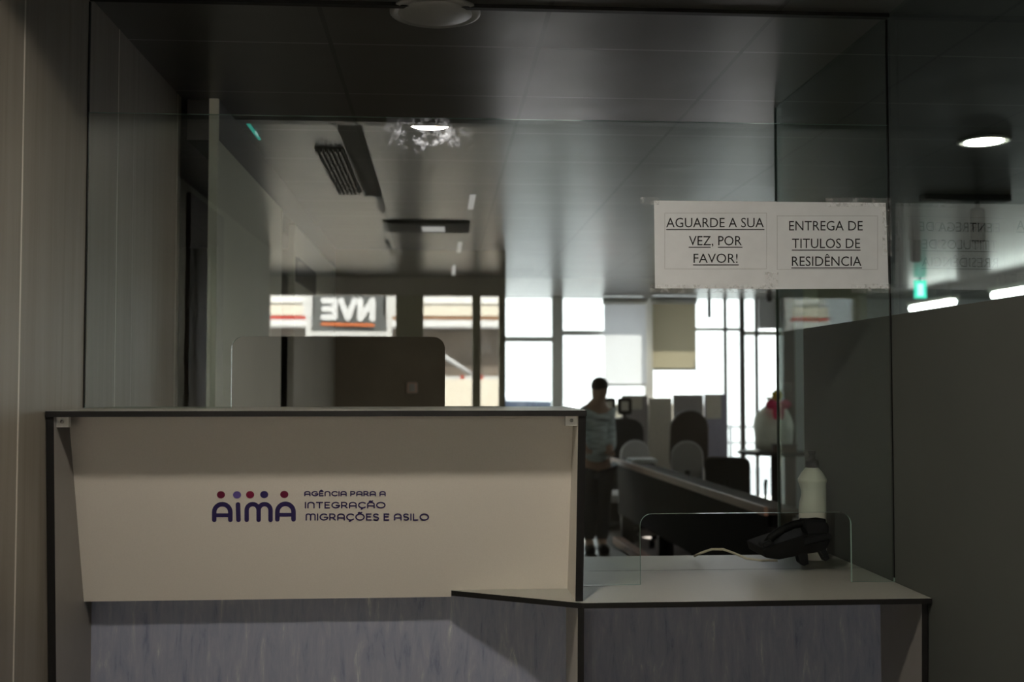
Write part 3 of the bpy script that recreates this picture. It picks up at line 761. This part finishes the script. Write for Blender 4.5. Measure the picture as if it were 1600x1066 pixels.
# small pale fitting on the brown wall
p = at(644, 606, 7.29)
sw = thing('wall_switch', 'small pale switch plate on the dark brown wall', 'switch', (p.x, 7.3, p.z))
box((p.x-.036, 7.27, p.z-.038), (p.x+.036, 7.2995, p.z+.038)).build('plate', 'plate_pink', sw, bevel=.012)
box((p.x-.018, 7.262, p.z-.025), (p.x+.018, 7.27, p.z+.025)).build('rocker', 'white_plastic', sw, bevel=.003)
nb = MB().box((XP, 5.30, zat(450, 5.6)), (XP+.01, 6.1, zat(414, 5.6))).build('wall_notice', 'frosted_film')
tag(nb, 'dark green notice board high on the pale partition', 'notice board')

# ------------------------------------------------------------------ hall beyond the right partition
ex = thing('exit_sign', 'glowing green exit sign behind the clear glass at the right', 'sign', at(1437, 452, 9.0))
Y = 9.0; a = at(1430, 438, Y); b = at(1448, 466, Y)
box((a.x, Y, b.z), (b.x, Y+.03, a.z)).build('panel', 'exit_glow', ex)
box((a.x+.02, Y-.002, b.z+.02), (b.x-.03, Y, a.z-.03)).build('figure', 'exit_figure', ex)
MB().tube([((a.x+b.x)/2, Y+.015, a.z), ((a.x+b.x)/2, Y+.015, ZC)], .01).build('rod', 'dark_metal', ex)
def spot(px, y0, y1, Y, r, label):
    a = at(px, y0, Y); b = at(px, y1, Y)
    o = thing('pendant_spot', label, 'ceiling light', (a.x, Y, ZC), 'black cylinder spotlights on the hall ceiling')
    MB().lathe((a.x, Y, 0), [(r*.6, b.z), (r, b.z+.012), (r, a.z-.01), (r*.8, a.z)], 24).build('shade', 'dark_plastic', o)
    MB().tube([(a.x, Y, min(a.z, ZC-.012)-.004), (a.x, Y, ZC-(.031 if Y == 5 else 0))], .012).build('stem', 'dark_metal', o)
spot(1527, 326, 380, 5, .034, 'black cylinder spotlight behind the right glass, the larger of the pair')
spot(1430, 372, 410, 6.6, .034, 'black cylinder spotlight above the green exit sign')
spot(1108, 466, 497, 10.4, .018, 'thin black pendant in front of the bright far window')
spot(1202, 452, 472, 9.9, .026, 'black spotlight below the right paper notice')
a = at(1440, 303, 5.0); b = at(1575, 303, 5.0)
tag(MB().box((a.x, 4.97, ZC-.03), (b.x, 5.03, ZC)).build('light_track', 'black_edge'), 'black lighting track on the ceiling beyond the right glass', 'light track')
def strip(y0, y1, label):
    o = thing('tube_light', label, 'ceiling light', (4.66, (y0+y1)/2, ZC), 'tube lights along the hall')
    z = CAMZ+.745
    box((4.62, y0, z+.03), (4.70, y1, z+.07)).build('housing', 'white_plastic', o)
    MB().tube([(4.66, y0+.03, z), (4.66, y1-.03, z)], .028, 14).build('tube', 'tube_glow', o)
    for y in (y0+.1, y1-.1): MB().tube([(4.66, y, z+.07), (4.66, y, ZC)], .008, 6).build('hanger', 'steel', o)
strip(9.5, 10.45, 'lit tube light beside the green exit sign'); strip(7.4, 8.85, 'lit tube light at the right edge of the picture')

# long desk running away from us, and the chairs around it
ZD = .75
ld = thing('long_desk', 'long narrow dark desk with reddish brown edge behind the glass', 'desk', (1.6, 7.6, 0))
e0, e1 = Vector((1.505, 9.4, 0)), Vector((1.70, 5.55, 0))
def dk(u, v, z): p = e0.lerp(e1, u); return Vector((p.x+v, p.y, z))
MB().prism([dk(0, 0, ZD-.03), dk(1, 0, ZD-.03), dk(1, .17, ZD-.03), dk(0, .17, ZD-.03)], (0, 0, .03)).build('desktop', 'desk_top', ld)
MB().prism([dk(0, -.02, ZD-.035), dk(1, -.02, ZD-.035), dk(1, 0, ZD-.035), dk(0, 0, ZD-.035)], (0, 0, .045)).build('edge_strip', 'desk_edge', ld)
MB().prism([dk(.02, .03, .28), dk(.98, .03, .28), dk(.98, .05, .28), dk(.02, .05, .28)], (0, 0, ZD-.31)).build('modesty_panel', 'panel_black', ld)
MB().prism([dk(.02, -.02, .02), dk(.98, -.02, .02), dk(.98, .06, .02), dk(.02, .06, .02)], (0, 0, .06)).build('foot_rail', 'desk_edge', ld)
for u in (.02, .35, .68, .97):
    for v in (.055, .105):
        p = dk(u, v, 0); box((p.x, p.y-.03, 0), (p.x+.06, p.y+.03, ZD-.03)).build('leg', 'black_edge', ld)

def chair(label, loc, rz, fabric, w=.42, hback=.50, group='office chairs by the long desk', arch_top=True, zseat=.46):
    X, Y, Z = 0, 0, 0
    o = thing('office_chair', label, 'chair', (0, 0, 0), group)
    n = [(x, z) for x, z in rrect(-w/2, w/2, zseat+.08, zseat+.08+hback, min(.19, w/2-.004) if arch_top else .06, (1, 1, 1, 1) if not arch_top else (1, 1, 1, 1))]
    MB().prism([(x, .20+.10*(z-zseat), z) for x, z in n], (0, .05, 0)).build('backrest', fabric, o, bevel=.015)
    MB().prism([(x, y, zseat-.06) for x, y in rrect(-.24, .24, -.22, .24, .08)], (0, 0, .07)).build('seat', fabric, o, bevel=.02)
    MB().tube([(0, .12, zseat-.05), (0, .27, zseat-.02), (0, .285, zseat+.25)], .022).build('back_bracket', 'black_plastic', o)
    MB().tube([(0, 0, zseat-.06), (0, 0, .10)], .026).build('column', 'black_plastic', o)
    for k in range(5):
        a = k*2*math.pi/5+.3; q = Vector((math.cos(a), math.sin(a), 0))
        l = MB().tube([Vector((0, 0, .12)), q*.30+Vector((0, 0, .075))], [.026, .016], 8).build('leg', 'black_plastic', o)
        MB().lathe(q*.30+Vector((0, 0, .03)), [(.03, -.02), (.03, .02)], 14, axis='x').build('caster', 'black_plastic', l)
    for s in (-1, 1):
        MB().tube([(s*.22, .05, zseat-.03), (s*.29, .05, zseat+.02), (s*.29, .03, zseat+.19), (s*.29, -.16, zseat+.20)], .016, 8).build('armrest', 'black_plastic', o)
    o.location = loc; o.rotation_euler.z = rz
    return o
for px, Y, rz, fab, w_, hb_, zs, ar, lb in (
        (1068, 9.3, .96, 'grey_fabric', .27, .42, .42, True, 'grey rounded office chair at the middle of the long desk'),
        (978, 9.86, 1.04, 'grey_fabric', .27, .42, .40, True, 'grey rounded office chair at the far left end of the desk'),
        (1066, 10.15, 1.0, 'brown_leather', .36, .62, .46, True, 'tall dark brown office chair behind the middle grey chair'),
        (1138, 8.75, .90, 'black_fabric', .36, .34, .40, False, 'black swivel chair with armrests nearest the mullioned window')):
    chair(lb, (xat(px, Y), Y, 0), math.pi*rz, fab, w_, hb_, arch_top=ar, zseat=zs)

def screen(label, px0, px1, py0, Y, m_, cap=None):
    a = xat(px0, Y); b = xat(px1, Y); z = zat(py0, Y)
    o = thing('partition_screen', label, 'screen', ((a+b)/2, Y, 0), 'fabric desk screens under the far windows')
    box((a, Y, .06), (b, Y+.04, z)).build('panel', m_, o, bevel=.008)
    box((a, Y-.02, 0), (a+.05, Y+.22, .06)).build('foot', 'black_plastic', o); box((b-.05, Y-.02, 0), (b, Y+.22, .06)).build('foot', 'black_plastic', o)
    if cap: box((a+.01, Y-.012, zat(cap, Y)), (b-.06, Y-.0005, z-.01)).build('pinned_sheet', 'screen_beige', o)
screen('grey fabric desk screen in the middle of the row', 1052, 1099, 617, 10.86, 'screen_grey')
screen('beige desk screen left of the grey one', 1014, 1050, 622, 10.86, 'screen_beige')
screen('lavender desk screen with pale sheet at the right', 1101, 1135, 616, 10.86, 'screen_lavender', 655)
screen('brown grey desk screen at the far left', 972, 1012, 618, 10.86, 'screen_grey', 640)
Y = 10.35; xa_, xb_, zc_ = xat(940, Y), xat(1006, Y), zat(655, Y)
lc = thing('low_cabinet', 'black round-topped cabinet carrying two small monitors', 'cabinet', ((xa_+xb_)/2, Y, 0))
MB().prism([(x, Y, z) for x, z in rrect(xa_, xb_, .06, zc_, .13, (0, 0, 1, 1))], (0, .35, 0)).build('body', 'black_fabric', lc, bevel=.01)
box((xa_+.03, Y+.03, 0), (xb_-.03, Y+.32, .06)).build('plinth', 'black_plastic', lc)
for k in (-1, 1): box(((xa_+xb_)/2+k*.03-.006, Y-.015, .55), ((xa_+xb_)/2+k*.03+.006, Y-.0005, .68)).build('handle', 'steel', lc)
def monitor(label, x, wd):
    z0 = zc_+.0005
    o = thing('monitor', label, 'monitor', (x, Y+.15, z0), 'small monitors on the black cabinet')
    MB().prism([(x+a, Y+.12, z) for a, z in rrect(-wd/2, wd/2, z0+.035, z0+.035+.165, .03)], (0, .03, 0)).build('housing', 'black_plastic', o)
    box((x-wd/2+.035, Y+.118, z0+.075), (x+wd/2-.035, Y+.1198, z0+.165)).build('display', 'screen_beige', o)
    MB().tube([(x, Y+.14, z0+.06), (x, Y+.15, z0+.01)], .014).build('stand', 'black_plastic', o)
    MB().lathe((x, Y+.15, z0), [(.05, 0), (.045, .010)], 20).build('foot', 'black_plastic', o)
monitor('small black monitor beside the person, the left of two', (xa_+xb_)/2-.115, .13); monitor('small black monitor on the cabinet, the right of two', (xa_+xb_)/2+.04, .14)
p = at(985, 700, 9.45)
pf = thing('paper_stack', 'white paper stack on the desk in front of the monitors', 'papers', (1.68, 8.9, ZD))
MB().box((1.57, 8.8, ZD+.0005), (1.78, 9.05, ZD+.03)).build('sheets', 'paper_white', pf)

# round table with a white bag tied with a pink bow
Y = 10.1; p = at(1212, 705, Y)
rt = thing('round_table', 'dark round table at the edge of the frosted partition', 'table', (p.x, Y, 0))
zt_ = p.z
MB().lathe((p.x, Y, 0), [(.34, zt_-.03), (.36, zt_-.02), (.36, zt_-.005), (.35, zt_)], 40).build('tabletop', 'vent_dark', rt)
MB().lathe((p.x, Y, 0), [(.05, .03), (.05, zt_-.03)], 16).build('pedestal', 'black_plastic', rt)
MB().lathe((p.x, Y, 0), [(.28, 0), (.26, .02), (.06, .035)], 32).build('foot', 'black_plastic', rt)
bg_ = thing('gift_bag', 'white bag with pink bow and yellow flower on the round table', 'bag', (p.x-.02, Y, zt_))
mb = MB().lathe((p.x-.02, Y, zt_+.001), [(.10, 0), (.175, .02), (.195, .12), (.195, .24), (.18, .33), (.13, .40), (.06, .45), (.05, .47), (.075, .51)], 36, sx=.95, sy=.8)
for v in mb.v:
    v.x += .010*math.sin(v.z*23+v.y*31); v.y += .010*math.sin(v.z*19+v.x*27)
mb.build('sack', 'bag_white', bg_)
q = at(1216, 633, Y-.17)
mb = MB()
for s in (-1, 1):
    mb.ball((q.x+s*.062, Y-.17, q.z+.005), (.06, .03, .045), 14); mb.ball((q.x+s*.028, Y-.175, q.z-.07), (.028, .012, .07), 12)
mb.ball((q.x, Y-.18, q.z), .028, 12); mb.build('bow', 'bow_pink', bg_)
q2 = at(1214, 618, Y-.15)
mb = MB().ball((q2.x, Y-.15, q2.z), .03, 12)
for k in range(7):
    a = k*2*math.pi/7; mb.ball((q2.x+.035*math.cos(a), Y-.155, q2.z+.035*math.sin(a)), (.022, .012, .022), 10)
mb.build('flower', 'flower_yellow', bg_)
q = at(1222, 700, Y-.24)
bb = thing('small_box', 'small brown box beside the white bag on the table', 'box', (q.x, Y-.26, zt_))
box((q.x-.09, Y-.30, zt_+.001), (q.x+.12, Y-.22, zt_+.06)).build('body', 'brown_box', bb, bevel=.004)
box((q.x-.093, Y-.303, zt_+.06), (q.x+.123, Y-.217, zt_+.08)).build('lid', 'brown_leather', bb, bevel=.003)

# ------------------------------------------------------------------ person in a striped shirt
def skin(name, joints, edges, m_, parent, sub=2):
    me = bpy.data.meshes.new(name); off = origin(parent)
    me.from_pydata([Vector(j[0])-off for j in joints], edges, [])
    o = bpy.data.objects.new(name, me); COL.objects.link(o); o.parent = parent
    md = o.modifiers.new('skin', 'SKIN'); md.use_smooth_shade = True
    for i, j in enumerate(joints):
        sv = me.skin_vertices[0].data[i]; r = j[1]; sv.radius = r if isinstance(r, tuple) else (r, r); sv.use_root = (i == 0)
    o.modifiers.new('sub', 'SUBSURF').levels = sub; o.modifiers['sub'].render_levels = sub
    me.materials.append(MATS[m_]); return o
PX, PY = xat(930, 9.0), 9.0
per = thing('person', 'person in pale striped shirt and dark trousers bending beside the bright window', 'person', (PX, PY, 0))
def P(x, y, z): return Vector((PX+x*.8, PY+y, z*.965))
H = 1.0
J = [(P(0, 0, .82), (.13, .10)), (P(-.01, 0, .98), (.12, .09)), (P(0, 0, 1.16), (.14, .10)), (P(.015, -.01, 1.25), (.07, .06)), (P(.03, -.02, 1.31), .045), (P(.04, -.03, 1.38), (.07, .085)), (P(.045, -.03, 1.46), (.055, .065)),
     (P(-.14, -.02, 1.21), .05), (P(-.20, -.08, 1.02), .042), (P(-.17, -.24, .92), .034), (P(-.15, -.32, .90), .028),
     (P(.13, .03, 1.2), .05), (P(.15, .02, .98), .042), (P(.12, -.16, .90), .034), (P(.10, -.24, .88), .028),
     (P(-.08, 0, .72), .085), (P(-.07, -.03, .44), .06), (P(-.07, .02, .09), .042), (P(-.07, -.12, .035), .035),
     (P(.08, 0, .72), .085), (P(.07, -.01, .44), .06), (P(.07, .04, .09), .042), (P(.07, -.10, .035), .035)]
E = [(0, 1), (1, 2), (2, 3), (3, 4), (4, 5), (5, 6), (3, 7), (7, 8), (8, 9), (9, 10), (3, 11), (11, 12), (12, 13), (13, 14), (0, 15), (15, 16), (16, 17), (17, 18), (0, 19), (19, 20), (20, 21), (21, 22)]
body = skin('body', J, E, 'skin', per)
for hx, idx in ((-.15, -1), (.10, 1)):
    pass
def grow(ids, k): return [(J[i][0], tuple(a+k for a in J[i][1]) if isinstance(J[i][1], tuple) else J[i][1]+k) for i in ids]
skin('shirt', grow([1, 2, 3, 7, 8, 9, 11, 12, 13], .022)+[(P(0, 0, .76), (.15, .125)), (P(0, 0, .86), (.15, .12))], [(9, 10), (10, 0), (0, 1), (1, 2), (2, 3), (3, 4), (4, 5), (2, 6), (6, 7), (7, 8)], 'shirt_blue', per)
skin('trousers', grow([0, 15, 16, 17, 19, 20, 21], .02), [(0, 1), (1, 2), (2, 3), (0, 4), (4, 5), (5, 6)], 'trousers_dark', per)
MB().ball(P(.045, -.012, 1.435), (.075, .088, .075), 18).build('hair', 'hair_dark', per)
for s in (-1, 1): MB().ball(P(s*.07, -.06, .035), (.05, .13, .045), 14).build('shoe', 'black_plastic', per)
for q, s in ((P(-.15, -.33, .90), -1), (P(.10, -.25, .88), 1)):      # fingers and thumb
    mb = MB()
    for k in range(4):
        o_ = Vector(((k-1.5)*.018, -.02, 0)); L_ = (.055, .068, .062, .048)[k]
        mb.tube([q+o_, q+o_+Vector((0, -L_*.5, -.008)), q+o_+Vector((0, -L_*.85, -.03))], [.009, .008, .006], 8)
    mb.tube([q+Vector((s*-.02, 0, 0)), q+Vector((s*-.045, -.03, -.012))], [.011, .007], 8)
    mb.build('fingers', 'skin', per)
